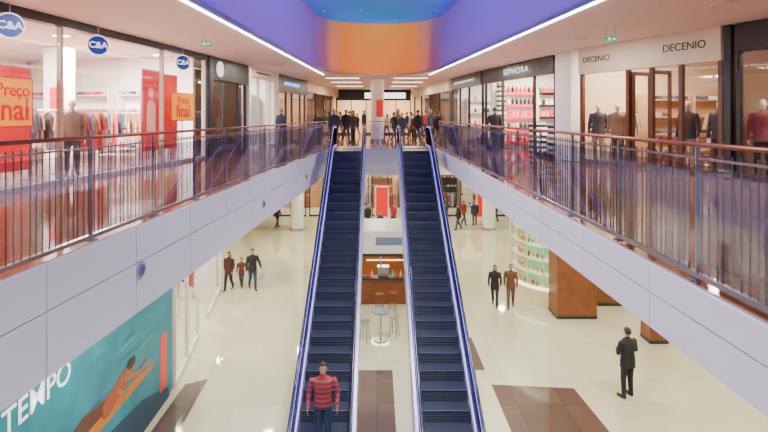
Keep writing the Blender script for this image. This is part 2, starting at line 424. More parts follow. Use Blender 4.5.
pier(RX(11.03)+.02, 11.03, math.radians(113), .16, .3, M_black, 'black slim pier between two shop fronts')
def part(name, p, q, m=M_shopw, z0=0, z1=CZ):
    bm = B(); L = math.hypot(q[0]-p[0], q[1]-p[1]); bx(bm, ((p[0]+q[0])/2, (p[1]+q[1])/2, (z0+z1)/2), (L, .12, z1-z0-.004), seg_y(p, q))
    return S(mk(name, bm, m), 'partition wall between shops', 'wall')
M_dkshop = mat('shop_dark_wall', (.10, .055, .035), .6)
M_warm = mat('shop_warm_wall', (.74, .48, .28), .6)
M_decw = mat('shop_sand_wall', (.60, .46, .33), .6)
part('wall_left', (-5.95, 16.75), (-12.4, 18.5), M_white); part('wall_left', (-5.3, 20.05), (-12.4, 22), M_dkshop); part('wall_left', (-4.9, 23.45), (-12.4, 25.5), M_white)
part('wall_left', (-9.2, 17.9), (-8.6, 20.9), M_dkshop); part('wall_left', (-7.4, 24.3), (-6.8, 28.7), M_warm)
part('wall_left', (-3.95, 28.75), (-12.4, 30.5), M_warm)
part('wall_right', (6.1, 15.5), (12.4, 17.0), M_decw); part('wall_right', (7.85, 11.2), (12.4, 13.3), M_dkshop); part('wall_right', (4.9, 22.05), (12.4, 24), M_white)
part('wall_right', (4.3, 27.35), (12.4, 28.8), M_white)
part('wall_back', (-3.6, 42), (3.9, 42), M_warm)

# ------------------------------------------------------------ shop fittings
GM = {}
GC = [cloth(.5, .03, .04), cloth(.75, .72, .68), cloth(.08, .09, .16), cloth(.35, .22, .14), cloth(.05, .05, .05), cloth(.25, .3, .5), cloth(.7, .35, .2), cloth(.7, .05, .06)]
GD = [cloth(.05, .05, .05), cloth(.35, .22, .14), cloth(.08, .09, .16), cloth(.75, .72, .68)]
def garment_mesh(nm, m, long=False):
    bm = B(); b = -.95 if long else -.68
    slat(bm, [(-.06, 0), (-.2, -.04), (-.27, -.42), (-.19, -.44), (-.17, -.2), (-.18, b), (.18, b), (.17, -.2), (.19, -.44), (.27, -.42), (.2, -.04), (.06, 0), (0, -.05)], -.025, .025)
    return mk(nm, bm, m, bevel=.008)
def rack(x, y, z, yaw, n=8, cols=None, w=1.3, h=1.5):
    r = root('clothes_rack', (x, y, z), yaw, 'chrome clothes rack in a shop', 'clothes rack', 'chrome clothes racks')
    bm = B()
    for s in (-1, 1):
        cyl(bm, (s*w/2, 0, .02), (s*w/2, 0, h), .016); cyl(bm, (s*w/2, -.22, .02), (s*w/2, .22, .02), .016)
    cyl(bm, (-w/2, 0, h), (w/2, 0, h), .014); mk('frame', bm, M_steel, r)
    R = Matrix.Rotation(yaw, 3, 'Z')
    for i in range(n):
        m = random.choice(cols or GC)
        p = Vector((x, y, z))+R @ Vector((-w/2+.1+(w-.2)*i/(n-1), 0, h-.07))
        key = ('garment', m.name)
        if key not in GM:
            o = garment_mesh('garment', m, random.random() < .3)
            bm2 = B(); tube(bm2, [(0, 0, -.02), (0, 0, .05), (.02, 0, .08), (0, 0, .095)], .004, 6); mk('hanger_hook', bm2, M_steel, o)
            GM[key] = o; o.location = p; o.rotation_euler = (0, 0, yaw+math.pi/2+.1)
            tag(o, 'coloured garment hanging from a rack', 'garment', 'garments on shop racks')
        else: copy_thing(GM[key], p, yaw+math.pi/2+random.uniform(-.2, .2))
for (x, y, yw) in ((-8.2, 11.3, .9), (-8.4, 12.9, 1.2), (-9.3, 9.6, .9), (-7.7, 15.3, .6), (-10.3, 12.6, 1.2), (-10.6, 15.2, .9), (-7.5, 10.2, 1.3), (-9.5, 13.4, 1.2), (-10.6, 10.9, .9), (-7.2, 12.6, 1.2), (-9.0, 16.0, .9)): rack(x, y, .001, yw, 8)
for (x, y, yw) in ((9.3, 14.2, 1.0), (7.35, 15.0, 1.0), (8.9, 12.6, .7), (-7.0, 22.0, .5), (-6.9, 19.0, -.2), (6.2, 25.6, .2), (10.6, 10.3, .4)): rack(x, y, .001, yw, 7, GD if x > 7 else None, w=1.1)
for (x, y, yw) in ((-2.0, 40.6, 0), (.8, 40.6, 0)): rack(x, y, .001, yw, 7, w=1.6)

def shelf_unit(x, y, z, yaw, w=1.4, h=2.2, rows=5, m=M_white, cols=None, n=7, label='white wall shelving unit stocked with small goods', kind='bottle', edge=None):
    r = root('shelf_unit', (x, y, z), yaw, label, 'shelf', 'shop shelving units')
    bm = B(); bx(bm, (0, .2, h/2), (w, .03, h))
    for s in (-1, 1): bx(bm, (s*w/2, 0, h/2), (.03, .42, h))
    mk('carcass', bm, m, r)
    R = Matrix.Rotation(yaw, 3, 'Z')
    for k in range(rows):
        zz = .3+(h-.45)*k/(rows-1)
        bm = B(); bx(bm, (0, 0, zz-.015), (w-.04, .38, .03))
        if edge: bx(bm, (0, -.195, zz-.05), (w-.04, .012, .10), mi=1)
        mk('shelf', bm, [m, edge or m], r)
        for i in range(n):
            c = random.choice(cols[k % len(cols)]) if isinstance(cols[0], list) else random.choice(cols)
            key = (kind, c.name)
            p = Vector((x, y, z))+R @ Vector((-w/2+.12+(w-.24)*i/(n-1), -.08, zz+.001))
            if key not in GM:
                bm = B()
                if kind == 'bottle':
                    loft(bm, [circ(Vector((0, 0, zq)), Vector((1, 0, 0)), Vector((0, 1, 0)), rq, 10) for rq, zq in ((.06, 0), (.07, .01), (.07, .17), (.03, .20), (.025, .22), (.035, .221), (.035, .26))])
                    o = mk('bottle', bm, c, loc=p); tag(o, 'small coloured cosmetics bottle on a shop shelf', 'bottle', 'bottles on shop shelves')
                else:
                    bx(bm, (0, 0, .035), (.15, .24, .065)); bx(bm, (0, 0, .09), (.14, .23, .04)); o = mk('folded_sweater', bm, c, loc=p, bevel=.012)
                    tag(o, 'folded knit garment stacked on a shop shelf', 'sweater', 'folded garments on shelves')
                o.rotation_euler = (0, 0, yaw); GM[key] = o
            else: copy_thing(GM[key], p, yaw)
cr, cw, cb, cg, cp = [mat('cos_red', (.7, .02, .03), .3), mat('cos_white', (.9, .88, .86), .3), mat('cos_black', (.03, .03, .03), .3), mat('cos_gold', (.8, .5, .15), .3), mat('cos_pink', (.85, .2, .3), .3)]
SEP = [[cr, cr, cw], [cb, cb, cg], [cr, cp], [cw, cb], [cr, cr, cb]]
for i, X in enumerate((6.0, 7.6, 9.2, 10.8)): shelf_unit(X, 22.05+(X-4.9)*.26-.40, .001, math.atan(.26), 1.58, 2.5, 5, cols=SEP, n=8, edge=(M_red, M_black)[i % 2])
for X in (5.5, 7.1, 8.7): shelf_unit(X, 27.35+(X-4.3)*.179-.40, .001, math.atan(.179), 1.45, 2.3, 4, cols=[[cw, cp], [cg, cr], [cb, cw]], n=6)
for X in (8.75, 10.4): shelf_unit(X, 15.5+(X-6.1)*.238-.42, .001, math.atan(.238), 1.5, 2.0, 4, M_woodl, GD, 5, 'pale timber shelving with folded clothes', 'sweater')
for X in (-7.6, -9.6, -11.4): shelf_unit(X, 16.75+(-5.95-X)*.2713-.42, .001, -math.atan(.2713), 1.7, 2.2, 4, M_white, GC, 5, 'white shelving with folded clothes', 'sweater')
for X in (-6.3, -8.2): shelf_unit(X, 23.45+(-4.9-X)*.273-.42, .001, -math.atan(.273), 1.5, 2.3, 4, M_white, GC, 5, 'white shelving with folded clothes', 'sweater')
for X in (-8.6, -6.2, -3.6, -1.4, .4, 2.6, 5.6, 7.6, 9.6): shelf_unit(X, 41.55, LZ+.003, 0, 1.7, 2.6, 4, (M_woodl, M_white, M_dark)[int(abs(X)) % 3], [cloth(.5, .03, .04), cloth(.05, .05, .05), cloth(.7, .35, .2), cloth(.25, .3, .5)], 6, 'tall shop shelving with folded clothes', 'sweater')
M_bw = stripes('black_white_stripe', (.01, .01, .01), (.85, .85, .85), 1.6, 'Z')
for (x, y) in ((6.3, 17.4), (6.2, 19.2), (7.6, 20.4)):
    bm = B(); bx(bm, (0, 0, .55), (.9, .5, 1.1)); bx(bm, (0, 0, 1.13), (.96, .56, .05))
    tag(mk('display_counter', bm, M_bw, loc=(x, y, .001), yaw=.2), 'black and white striped display counter in cosmetics shop', 'counter', 'striped display counters')
bm = B(); bx(bm, (0, 0, 1.34), (.24, .30, 2.68)); bx(bm, (0, 0, 2.695), (.28, .34, .03))
tag(mk('striped_pillar', bm, M_bw, loc=(RX(21.3)+.35, 21.2, .001), yaw=.2), 'square pillar with bold black and white bands', 'pillar')
for (x, y) in ((-8.9, 10.6), (-9.0, 14.6)):
    bm = B(); bx(bm, (0, 0, 1.64), (.55, .55, 3.28)); bx(bm, (0, 0, .1), (.6, .6, .2)); bx(bm, (.1, -.285, 1.7), (.4, .02, .9), mi=1)
    tag(mk('shop_pillar', bm, [M_white, M_red], loc=(x, y, .001)), 'square white pillar with a red board in clothing shop', 'pillar')
for (x, y, m) in ((-7.0, 14.1, M_white), (-7.9, 8.8, M_red), (8.1, 13.5, M_wood)):
    bm = B(); bx(bm, (0, 0, .8), (1.1, .7, .05))
    for sx in (-1, 1):
        for sy in (-1, 1): bx(bm, (sx*.5, sy*.3, .39), (.05, .05, .78))
    bx(bm, (0, 0, .3), (1.0, .6, .03))
    tag(mk('display_table', bm, m, loc=(x, y, .001), yaw=.15), 'low display table with lower shelf in a shop', 'table')

# ------------------------------------------------------------ balustrades
def balustrade(p0, p1, label, h=1.13, post=1.3, bal=.085, side=1):
    L = math.hypot(p1[0]-p0[0], p1[1]-p0[1]); yaw = seg_y(p0, p1)
    r = root('balustrade', (p0[0], p0[1], .02), yaw, label, 'balustrade', 'gallery balustrades')
    bm = B(); loft(bm, [[Vector((x, .035*math.cos(a), h-.03+.02*math.sin(a))) for a in [i*math.pi/6 for i in range(12)]] for x in (0, L)]); mk('handrail', bm, M_copper, r, smooth=True)
    bm = B(); bx(bm, (L/2, 0, .05), (L, .05, .04)); bx(bm, (L/2, 0, h-.14), (L, .018, .018)); mk('rail', bm, M_steeld, r)
    n = max(1, round(L/post)); pm = None; gm = None; bmz = None
    for i in range(n+1):
        x = L*i/n
        if pm is None:
            bm = B(); bx(bm, (0, -.0, h/2-.02), (.014, .034, h-.04)); bx(bm, (0, 0, .01), (.10, .10, .02)); pm = mk('post', bm, M_steel, r, loc=(x, 0, 0))
        else: o = pm.copy(); COL.objects.link(o); o.location = (x, 0, 0)
        if i < n:
            if gm is None:
                bm = B(); bx(bm, (L/n/2, -.045*side, .52), (L/n-.06, .01, .84)); gm = mk('glass_panel', bm, M_bglass, r)
            else: o = gm.copy(); COL.objects.link(o); o.location = (x, 0, 0)
    nb = int(L/bal); rest = B()
    rnd = random.Random(7)
    for i in range(nb):
        x = (i+.5)*L/nb+rnd.uniform(-.02, .02)
        if i >= 98: bx(rest, (x, 0, h/2-.02), (.005, .012, h-.16)); continue
        if bmz is None:
            bm = B(); bx(bm, (0, 0, h/2-.02), (.005, .012, h-.16)); bmz = mk('baluster', bm, M_steeld, r, loc=(x, 0, 0))
        else: o = bmz.copy(); COL.objects.link(o); o.location = (x, 0, 0)
    if nb > 98:
        o = mk('far_balusters', rest, M_steeld, r); o['kind'] = 'stuff'
    else: rest.free()
    return r
balustrade((EL(1.5)-.08, 1.5), (EL(DK)-.08, DK-.05), 'long gallery balustrade with steel balusters, glass and copper coloured handrail')
balustrade((2.59, 1.5), (2.59, DK-.05), 'long gallery balustrade with steel balusters, glass and copper coloured handrail', side=-1)
balustrade((-.36, DK+.08), (.70, DK+.08), 'short balustrade between two escalator heads', post=.6)

# ------------------------------------------------------------ escalators
def escalator(xc, label):
    r = root('escalator', (xc, 9.5, LZ), 0, label, 'escalator', 'pair of escalators')
    top = 6.05; yl = top/math.tan(math.radians(30))
    path = [(-2.2, 0), (-.4, 0), (0, .06)] + [(yl*k/12, top*k/12+(.06 if k < 12 else -.03)) for k in range(1, 13)] + [(yl+.4, top), (12.0, top)]
    bm = B()
    profile(bm, [(-.9, .42), (0.9, .62)] + [(y, z) for y, z in path if 1.0 < y], -.42, -.30, -.60, .60)
    mk('truss', bm, M_clad, r)
    for s in (-1, 1):
        bm = B(); rings = []
        for y, z in path:
            lo = max(z-.55, .002) if y < 11 else z-.55
            hi = z+.16
            rings.append([Vector((s*.54, y, lo)), Vector((s*.68, y, lo)), Vector((s*.68, y, hi)), Vector((s*.54, y, hi))])
        loft(bm, rings); mk('side_cladding', bm, M_clad, r)
        bm = B(); profile(bm, path[1:], .17, .90, s*.60-.01, s*.60+.01); mk('balustrade_panel', bm, M_eglass, r)
        bm = B(); pts = [(s*.60, y, z+.94) for y, z in path[1:]]
        yb, zb = path[1]; yt, zt = path[-1]
        pre = [(s*.60, yb-.33*math.sin(a), zb+.61+.33*math.cos(a)) for a in [math.pi*k/6 for k in range(6, 0, -1)]]
        post = [(s*.60, yt+.33*math.sin(a), zt+.61+.33*math.cos(a)) for a in [math.pi*k/6 for k in range(1, 7)]]
        tube(bm, pre+pts+post, .034, 8); mk('handrail', bm, M_rubber, r, smooth=True)
        bm = B(); profile(bm, path[1:], .885, .90, s*.60-.036, s*.60+.036); mk('handrail_light', bm, M_bluestrip, r)
        bm = B(); profile(bm, path[1:], .162, .174, s*.565-.005, s*.565+.005); mk('skirt_light', bm, M_bluestrip2, r)
    bm = B(); bx(bm, (0, 0, 0), (1.04, .40, .03)); bx(bm, (0, -.185, -.115), (1.02, .03, .22)); bx(bm, (0, -.19, .008), (1.04, .02, .018), mi=1)
    for q in range(5): bx(bm, (0, -.202, -.04-.038*q), (1.02, .008, .008), mi=1)
    st = mk('step', bm, [M_step, M_stepedge], r)
    ys_ = []; i = 0
    while .4*i < yl-.2: ys_.append((.4*i+.2, .231*i+.10)); i += 1
    for k in range(4): ys_.append((.4*i+.2+.4*k, top-.02))
    for k, (y, z) in enumerate(ys_):
        z = min(z, top-.02)
        if k == 0: st.location = (0, y, z)
        else: o = st.copy(); COL.objects.link(o); o.location = (0, y, z)
    bm = B(); bx(bm, (0, .4*i+1.6+.75, top+.006), (1.06, 1.5, .012)); mk('comb_plate', bm, M_steel, r)
    bm = B(); bx(bm, (0, -1.2, .012), (1.06, 2.2, .02)); mk('comb_plate', bm, M_steel, r)
    return r
escalator(-1.12, 'escalator with dark ribbed steps and violet-blue lit balustrades, carrying one rider')
escalator(1.48, 'escalator with dark ribbed steps and violet-blue lit balustrades, empty')

# ------------------------------------------------------------ people
def build_body(style, pose, vox=.012, fingers=True, h=1.75):
    k = h/1.75; bm = B(); segs = []
    def cap(p0, p1, r0, r1, lab, n=10):
        capsule(bm, p0, p1, r0, r1, n); segs.append((Vector(p0), Vector(p1), max(r0, r1), lab))
    g = style.get('girth', 1.0)
    rings = [(.84, .145, .10), (.92, .172, .118), (1.02, .160, .110), (1.14, .150, .105), (1.28, .180, .118), (1.38, .192, .112), (1.44, .150, .09), (1.49, .07, .065)]
    hem = style.get('hem', .90)
    if hem < .84: rings = [(hem, .195, .145), (.84, .19, .135)] + [(z, a+.018, b+.018) for z, a, b in rings[1:]]
    lean = pose.get('lean', 0)
    def ly(z): return -lean*max(0, z-.9)
    loft(bm, [[Vector((a*g*math.cos(2*math.pi*i/18), ly(z)+b*g*math.sin(2*math.pi*i/18), z)) for i in range(18)] for z, a, b in rings])
    segs.append((Vector((0, 0, .9)), Vector((0, ly(1.42), 1.42)), .14*g, 'torso'))
    lw = style.get('leg', 1.08)
    for s in (-1, 1):
        kn, an = pose.get('leg%+d' % s, ((.10*s, -.01, .50), (.105*s, .01, .09)))
        cap((.09*s, 0, .90), kn, .095*lw, .066*lw, 'bottom'); cap(kn, an, .064*lw, .052*lw, 'bottom')
        an = Vector(an); toe = pose.get('toe', {}).get(s, Vector((.03*s, -.17, 0)))
        cap(an+Vector((0, .03, -.045)), an+Vector(toe)+Vector((0, 0, -.05)), .042, .036, 'shoe')
        sh = Vector((.195*s*g, ly(1.40), 1.40)); el, wr = pose.get('arm%+d' % s, ((.25*s, .03, 1.12), (.26*s, -.04, .87)))
        el = Vector(el)+Vector((0, ly(1.2), 0)); wr = Vector(wr)+Vector((0, ly(1.2), 0))
        cap(sh, el, .066, .053, 'top'); cap(el, wr, .051, .040, 'top')
        d = (wr-el).normalized(); d = (d+Vector(pose.get('hd', (0, 0, -.4)))).normalized()
        side = d.cross(Vector((1, 0, 0))).normalized()
        cap(wr, wr+d*.03, .027, .026, 'skin')
        for o in (-.02, 0, .02): cap(wr+d*.02+side*o, wr+d*.085+side*o*1.2, .017, .016, 'skin', 8)
        inw = Vector((-s, 0, 0))
        if fingers:
            for q, ln in enumerate((.060, .072, .068, .052)):
                b0 = wr+d*.088+side*(-.030+.020*q); b1 = b0+d*ln*.55+inw*.006; b2 = b1+(d*.75+inw*.6).normalized()*ln*.5
                cap(b0, b1, .0092, .0085, 'skin', 6); cap(b1, b2, .0085, .0075, 'skin', 6)
            t0 = wr+d*.03-side*.022; cap(t0, t0-side*.03+d*.03+inw*.01, .012, .010, 'skin', 6); cap(t0-side*.03+d*.03+inw*.01, t0-side*.035+d*.06+inw*.02, .010, .008, 'skin', 6)
        else: cap(wr+d*.08, wr+d*.15+inw*.02, .026, .014, 'skin', 8)
    hx = pose.get('head', (0, 0)); hy = ly(1.62)+hx[1]
    cap((0, ly(1.44), 1.44), (0, hy+.005, 1.56), .058, .052, 'skin')
    ell(bm, (0, hy-.012, 1.65), (.077, .097, .108)); ell(bm, (0, hy-.048, 1.592), (.052, .055, .050))
    segs.append((Vector((0, hy-.01, 1.58)), Vector((0, hy-.01, 1.68)), .09, 'skin'))
    capsule(bm, (0, hy-.103, 1.655), (0, hy-.120, 1.628), .009, .014, 8)
    for s in (-1, 1): ell(bm, (.079*s, hy+.0, 1.64), (.010, .018, .030), 8)
    for v in bm.verts: v.co *= k
    o = mk('tmp', bm, M_skin)
    md = o.modifiers.new('r', 'REMESH'); md.mode = 'VOXEL'; md.voxel_size = vox*k
    md = o.modifiers.new('sm', 'SMOOTH'); md.iterations = 3 if fingers else 4; md.factor = .5
    bpy.context.view_layer.update()
    me = bpy.data.meshes.new_from_object(o.evaluated_get(bpy.context.evaluated_depsgraph_get()))
    bpy.data.objects.remove(o)
    order = ['skin', 'top', 'bottom', 'shoe']
    me.materials.clear()
    for q in order: me.materials.append({'skin': style.get('skin', M_skin), 'top': style['top'], 'bottom': style['bottom'], 'shoe': style.get('shoe', M_shoe)}[q])
    for p in me.polygons:
        c = p.center/k; best = 1e9; lab = 'top'
        for a, b_, r_, l_ in segs:
            ab = b_-a; t = max(0, min(1, (c-a).dot(ab)/ab.length_squared)); d_ = (c-(a+ab*t)).length-r_
            if d_ < best: best = d_; lab = l_
        if lab == 'torso': lab = 'top' if c.z > hem else 'bottom'
        if lab == 'bottom' and c.z > hem: lab = 'top'
        if lab == 'skin' and abs(c.x) < .09 and 1.3 < c.z < 1.50: lab = 'top'
        p.material_index = order.index(lab); p.use_smooth = True
    return me, hy, k
def person(loc, yaw, label, style, pose={}, h=1.75, vox=.012, fingers=True, group=None, name='person'):
    me, hy, k = build_body(style, pose, vox, fingers, h)
    o = bpy.data.objects.new(name, me); COL.objects.link(o); o.location = loc; o.rotation_euler = (0, 0, yaw)
    tag(o, label, name, group)
    if style.get('hair', 1):
        bm = B(); ell(bm, (0, hy-.006, 1.660), (.087, .105, .112), 24)
        lowb = 1.50 if style.get('long') else 1.60
        bmesh.ops.delete(bm, geom=[v for v in bm.verts if v.co.z < (1.715 if v.co.y-hy < -.055 else (1.655 if v.co.y-hy < .01 else lowb))], context='VERTS')
        if style.get('long'): ell(bm, (0, hy+.055, 1.56), (.085, .05, .14), 14)
        for v in bm.verts: v.co *= k
        ho = mk('hair', bm, style.get('hairmat', M_hair), o, smooth=True)
        md = ho.modifiers.new('s', 'SOLIDIFY'); md.thickness = .012; md.offset = -1
    if fingers and style.get('hair', 1):
        for s in (-1, 1):
            bm = B(); ell(bm, (.031*s*k, (hy-.098)*k, 1.655*k), (.012, .009, .008), 8); mk('eye', bm, M_eye, o)
        bm = B(); ell(bm, (0, (hy-.100)*k, 1.595*k), (.022, .008, .006), 8); mk('mouth', bm, M_lip, o)
    return o
WALK = {'leg+1': ((.09, -.14, .51), (.09, -.20, .09)), 'leg-1': ((-.09, .02, .50), (-.09, .24, .15)), 'toe': {-1: Vector((0, -.13, -.07)), 1: Vector((.01, -.17, 0))},
        'arm+1': ((.25, .08, 1.14), (.25, .10, .90)), 'arm-1': ((-.25, -.02, 1.13), (-.25, -.16, .92))}
WALK2 = {'leg-1': ((-.09, -.14, .51), (-.09, -.20, .09)), 'leg+1': ((.09, .02, .50), (.09, .24, .15)), 'toe': {1: Vector((0, -.13, -.07)), -1: Vector((-.01, -.17, 0))},
        'arm-1': ((-.25, .08, 1.14), (-.25, .10, .90)), 'arm+1': ((.25, -.02, 1.13), (.24, -.16, .92))}
M_sweater = stripes('striped_sweater', (.42, .012, .02), (.16, .12, .18), 3.2, 'Z', .9, .70)
person((-1.10, 10.5, LZ+.618), .05, 'person in red striped sweater and dark jeans riding an escalator',
       {'top': M_sweater, 'bottom': cloth(.04, .06, .13), 'hem': .88, 'girth': 1.14, 'hairmat': M_hair}, {'arm-1': ((-.29, .0, 1.13), (-.30, -.14, .93)), 'arm+1': ((.29, .0, 1.13), (.29, -.12, .92))}, 1.75, .010)
DS = cloth(.02, .02, .025)
person((6.6, 13.56, LZ+.001), math.radians(200), 'person in a dark suit standing with both hands in front',
       {'top': DS, 'bottom': DS, 'hem': .78, 'hairmat': M_hair, 'girth': 1.1}, {'arm-1': ((-.29, -.02, 1.15), (-.12, -.24, 1.12)), 'arm+1': ((.29, -.02, 1.15), (.10, -.24, 1.14)), 'leg+1': ((.12, -.02, .50), (.14, .02, .09)), 'leg-1': ((-.11, -.03, .50), (-.13, -.02, .09)), 'hd': (0, 0, 0)}, 1.82, .010)
person((4.60, 20.1, LZ+.001), math.radians(-15), 'person in a black coat and dark trousers walking beside a companion',
       {'top': DS, 'bottom': cloth(.03, .03, .05), 'hem': .72, 'long': 1}, WALK, 1.58, .012)
person((5.18, 19.95, LZ+.001), math.radians(-15), 'person in brown jacket and grey trousers walking beside a companion',
       {'top': cloth(.16, .07, .04), 'bottom': cloth(.12, .08, .07), 'hem': .82, 'hairmat': M_hairg}, WALK2, 1.66, .012)
person((-5.32, 22.0, LZ+.001), math.radians(25), 'person in a black jacket walking and carrying a shopping bag',
       {'top': DS, 'bottom': cloth(.05, .05, .09), 'hem': .80}, dict(WALK, **{'arm+1': ((.29, -.03, 1.15), (.34, -.14, .96))}), 1.72, .012)
person((-6.3, 21.9, LZ+.001), math.radians(-10), 'person in a dark maroon coat walking',
       {'top': cloth(.07, .015, .02), 'bottom': DS, 'hem': .76, 'long': 1}, WALK2, 1.62, .012)
person((-5.88, 22.35, LZ+.001), math.radians(0), 'child in a dark reddish jacket walking',
       {'top': cloth(.20, .04, .04), 'bottom': cloth(.06, .06, .1), 'hem': .85}, WALK, 1.25, .014)
Rw = Matrix.Rotation(math.radians(25), 3, 'Z'); hp = Vector((-5.32, 22.0, LZ))+Rw @ Vector((.35, -.18, .85))
r = root('shopping_bag', (hp.x, hp.y, hp.z-.49), .3, 'small pale blue paper shopping bag held by a walker', 'bag')
bm = B(); loft(bm, [[Vector((a*.13, b*.05*q, z)) for a, b in ((-1, -1), (1, -1), (1, 1), (-1, 1))] for z, q in ((0, 1), (.32, .8))]); mk('bag_body', bm, cloth(.35, .45, .6), r)
bm = B(); tube(bm, [(-.06, 0, .31), (-.05, 0, .45), (0, 0, .5), (.05, 0, .45), (.06, 0, .31)], .006, 6); mk('handle', bm, M_white, r)
styles = [({'top': DS, 'bottom': cloth(.04, .05, .09), 'hem': .80, 'girth': 1.08}, WALK), ({'top': cloth(.08, .06, .05), 'bottom': DS, 'hem': .72, 'long': 1}, {}),
          ({'top': cloth(.3, .03, .04), 'bottom': cloth(.05, .05, .08), 'hem': .82, 'girth': 1.06}, WALK2), ({'top': cloth(.03, .04, .08), 'bottom': cloth(.08, .07, .06), 'hem': .82, 'hairmat': M_hairg, 'girth': 1.1}, {}),
          ({'top': cloth(.4, .36, .32), 'bottom': cloth(.05, .05, .06), 'hem': .80, 'long': 1}, WALK)]
slab_ = ['person in a black jacket walking along the gallery', 'person in a taupe coat standing on the gallery', 'person in a red top walking along the gallery', 'person in a navy jacket standing on the gallery', 'person in a pale top walking along the gallery']
VD = {}
crowd = [(324, 28.5, 0), (329, 33, 1), (334, 25.4, 3), (337, 30, 0), (346, 26.2, 0), (349.5, 32, 2), (353, 26.8, 1), (357, 35, 0), (340, 36, 4), (394, 27, 0), (398.5, 29, 1), (402, 25.2, 3), (411, 31, 4), (414, 27.4, 1), (418, 25.8, 0), (426, 33, 2), (430, 27.2, 3), (433, 30.5, 1), (364, 36.5, 3), (387, 35.5, 4), (407, 35.5, 0), (422, 36, 0), (438, 26, 0), (318, 25.5, 1)]
for i, (px, D, v) in enumerate(crowd):
    X = (px-377)*D/515; yw = random.uniform(-3, 3); loc = (X, D, .001)
    if v not in VD: VD[v] = person(loc, yw, slab_[v], styles[v][0], styles[v][1], 1.66, .018, False, 'shoppers on the upper gallery')
    else: copy_thing(VD[v], loc, yw, scale=random.uniform(.86, 1.06))
for X, D, v, z in ((5.9, 35, 2, LZ), (5.3, 33.5, 0, LZ), (6.6, 34.8, 3, LZ), (1.1, 34, 2, LZ), (-.6, 33.5, 0, LZ), (.2, 31, 3, LZ), (-3.5, 35, 1, LZ), (-6.6, 34, 0, LZ), (8.3, 36, 0, LZ), (4.9, 36.3, 1, LZ), (-2.9, 33, 3, LZ), (4.3, 18.8, 0, 0), (-4.2, 22.6, 3, 0)):
    copy_thing(VD[v], (X, D, z+.001), random.uniform(-3, 3), slab_[v].replace('gallery', 'floor') if z < 0 else None)
mq = {'skin': mat('mannequin_pale', (.6, .5, .42), .4), 'top': cloth(.05, .04, .05), 'bottom': cloth(.3, .22, .15), 'hem': .8, 'hair': 0, 'shoe': M_shoe}
def mann(style, x, y, z, yaw):
    o = person((x, y, z), yaw, 'dressed shop mannequin standing on a round base', style, {}, 1.66, .018, False, 'shop mannequins', 'mannequin')
    bm = B(); cyl(bm, (0, 0, -.04), (0, 0, 0), .2, n=24); cyl(bm, (0, .02, 0), (0, .02, .12), .015); mk('base', bm, M_steel, o); return o
m1 = mann(mq, 6.35, 14.78, .042, -.5)
m2 = mann(dict(mq, top=cloth(.20, .12, .08), bottom=cloth(.06, .05, .05)), 6.66, 14.25, .042, -.6)
m4 = mann(dict(mq, top=cloth(.05, .04, .05), bottom=DS), 8.0, 12.0, .042, -.9)
m3 = mann(dict(mq, top=cloth(.16, .02, .03), bottom=DS), 8.15, 10.88, .042, -.6); copy_thing(m1, (7.55, 12.5, .042), -1); copy_thing(m4, (8.75, 9.3, .042), -.5)
for x, y, q in ((-6.75, 11.4, m2), (-7.2, 8.0, m3), (-5.9, 21.0, m1), (-6.0, 22.6, m3)): copy_thing(q, (x, y, .042), .6)

# ------------------------------------------------------------ columns, signs
r = root('column', (0.02, 27, 0), 0, 'white round column carrying a red notice at gallery level', 'column')
bm = B(); cyl(bm, (0, 0, .001), (0, 0, CZ-.01), .34, n=32); mk('shaft', bm, M_white, r)
bm = B(); cyl(bm, (0, 0, .001), (0, 0, .15), .37, n=32); mk('base_ring', bm, M_steel, r)
bm = B(); bx(bm, (.12, -.36, 1.75), (.36, .03, .9)); mk('notice', bm, M_red, r)
for (x, D) in ((7.3, 33.6), (-5.2, 33.5), (-1.9, 24.6)):
    bm = B(); cyl(bm, (0, 0, .002), (0, 0, -1.1-LZ-.004), .42, n=32); cyl(bm, (0, 0, .002), (0, 0, .16), .45, n=32, mi=1)
    tag(mk('column', bm, [M_white, M_steel], loc=(x, D, LZ)), 'white round structural column on lower floor', 'column', 'lower floor columns')
def exit_sign(x, y):
    r = root('exit_sign', (x, y, 2.98), 0, 'green illuminated emergency exit sign hung from the soffit', 'exit sign', 'emergency exit signs')
    bm = B(); bx(bm, (0, 0, 0), (.22, .05, .11)); mk('sign_body', bm, M_green, r, bevel=.005)
    bm = B(); slat(bm, [(.02, 0), (.05, .03), (.05, .012), (.09, .012), (.09, -.012), (.05, -.012), (.05, -.03)], -.03, -.027)
    slat(bm, [(-.06, .035), (-.03, .035), (-.005, -.04), (-.02, -.04), (-.045, -.01), (-.07, -.04), (-.09, -.03), (-.065, 0)], -.03, -.027); mk('pictogram', bm, M_text, r)
    for s in (-1, 1):
        bm = B(); cyl(bm, (s*.09, 0, .055), (s*.09, 0, CZ-2.98-.002), .005, n=6); mk('hanger', bm, M_steel, r)
exit_sign(4.95, 10.9); exit_sign(-3.84, 11.6)
for D, z in ((6.29, -.52), (11.6, -.63), (16.5, -.6)):
    r = root('round_wall_lamp', (EL(D)+.036, D, z), 0, 'small round bluish porthole lamp set in slab cladding', 'wall lamp', 'porthole lamps')
    bm = B(); cyl(bm, (0, 0, 0), (.02, 0, 0), .095, n=24); mk('bezel', bm, M_steel, r)
    bm = B(); cyl(bm, (.02, 0, 0), (.028, 0, 0), .055, n=24); mk('lens', bm, mat('lens_blue', (.05, .05, .25), .2, emit=.3), r)

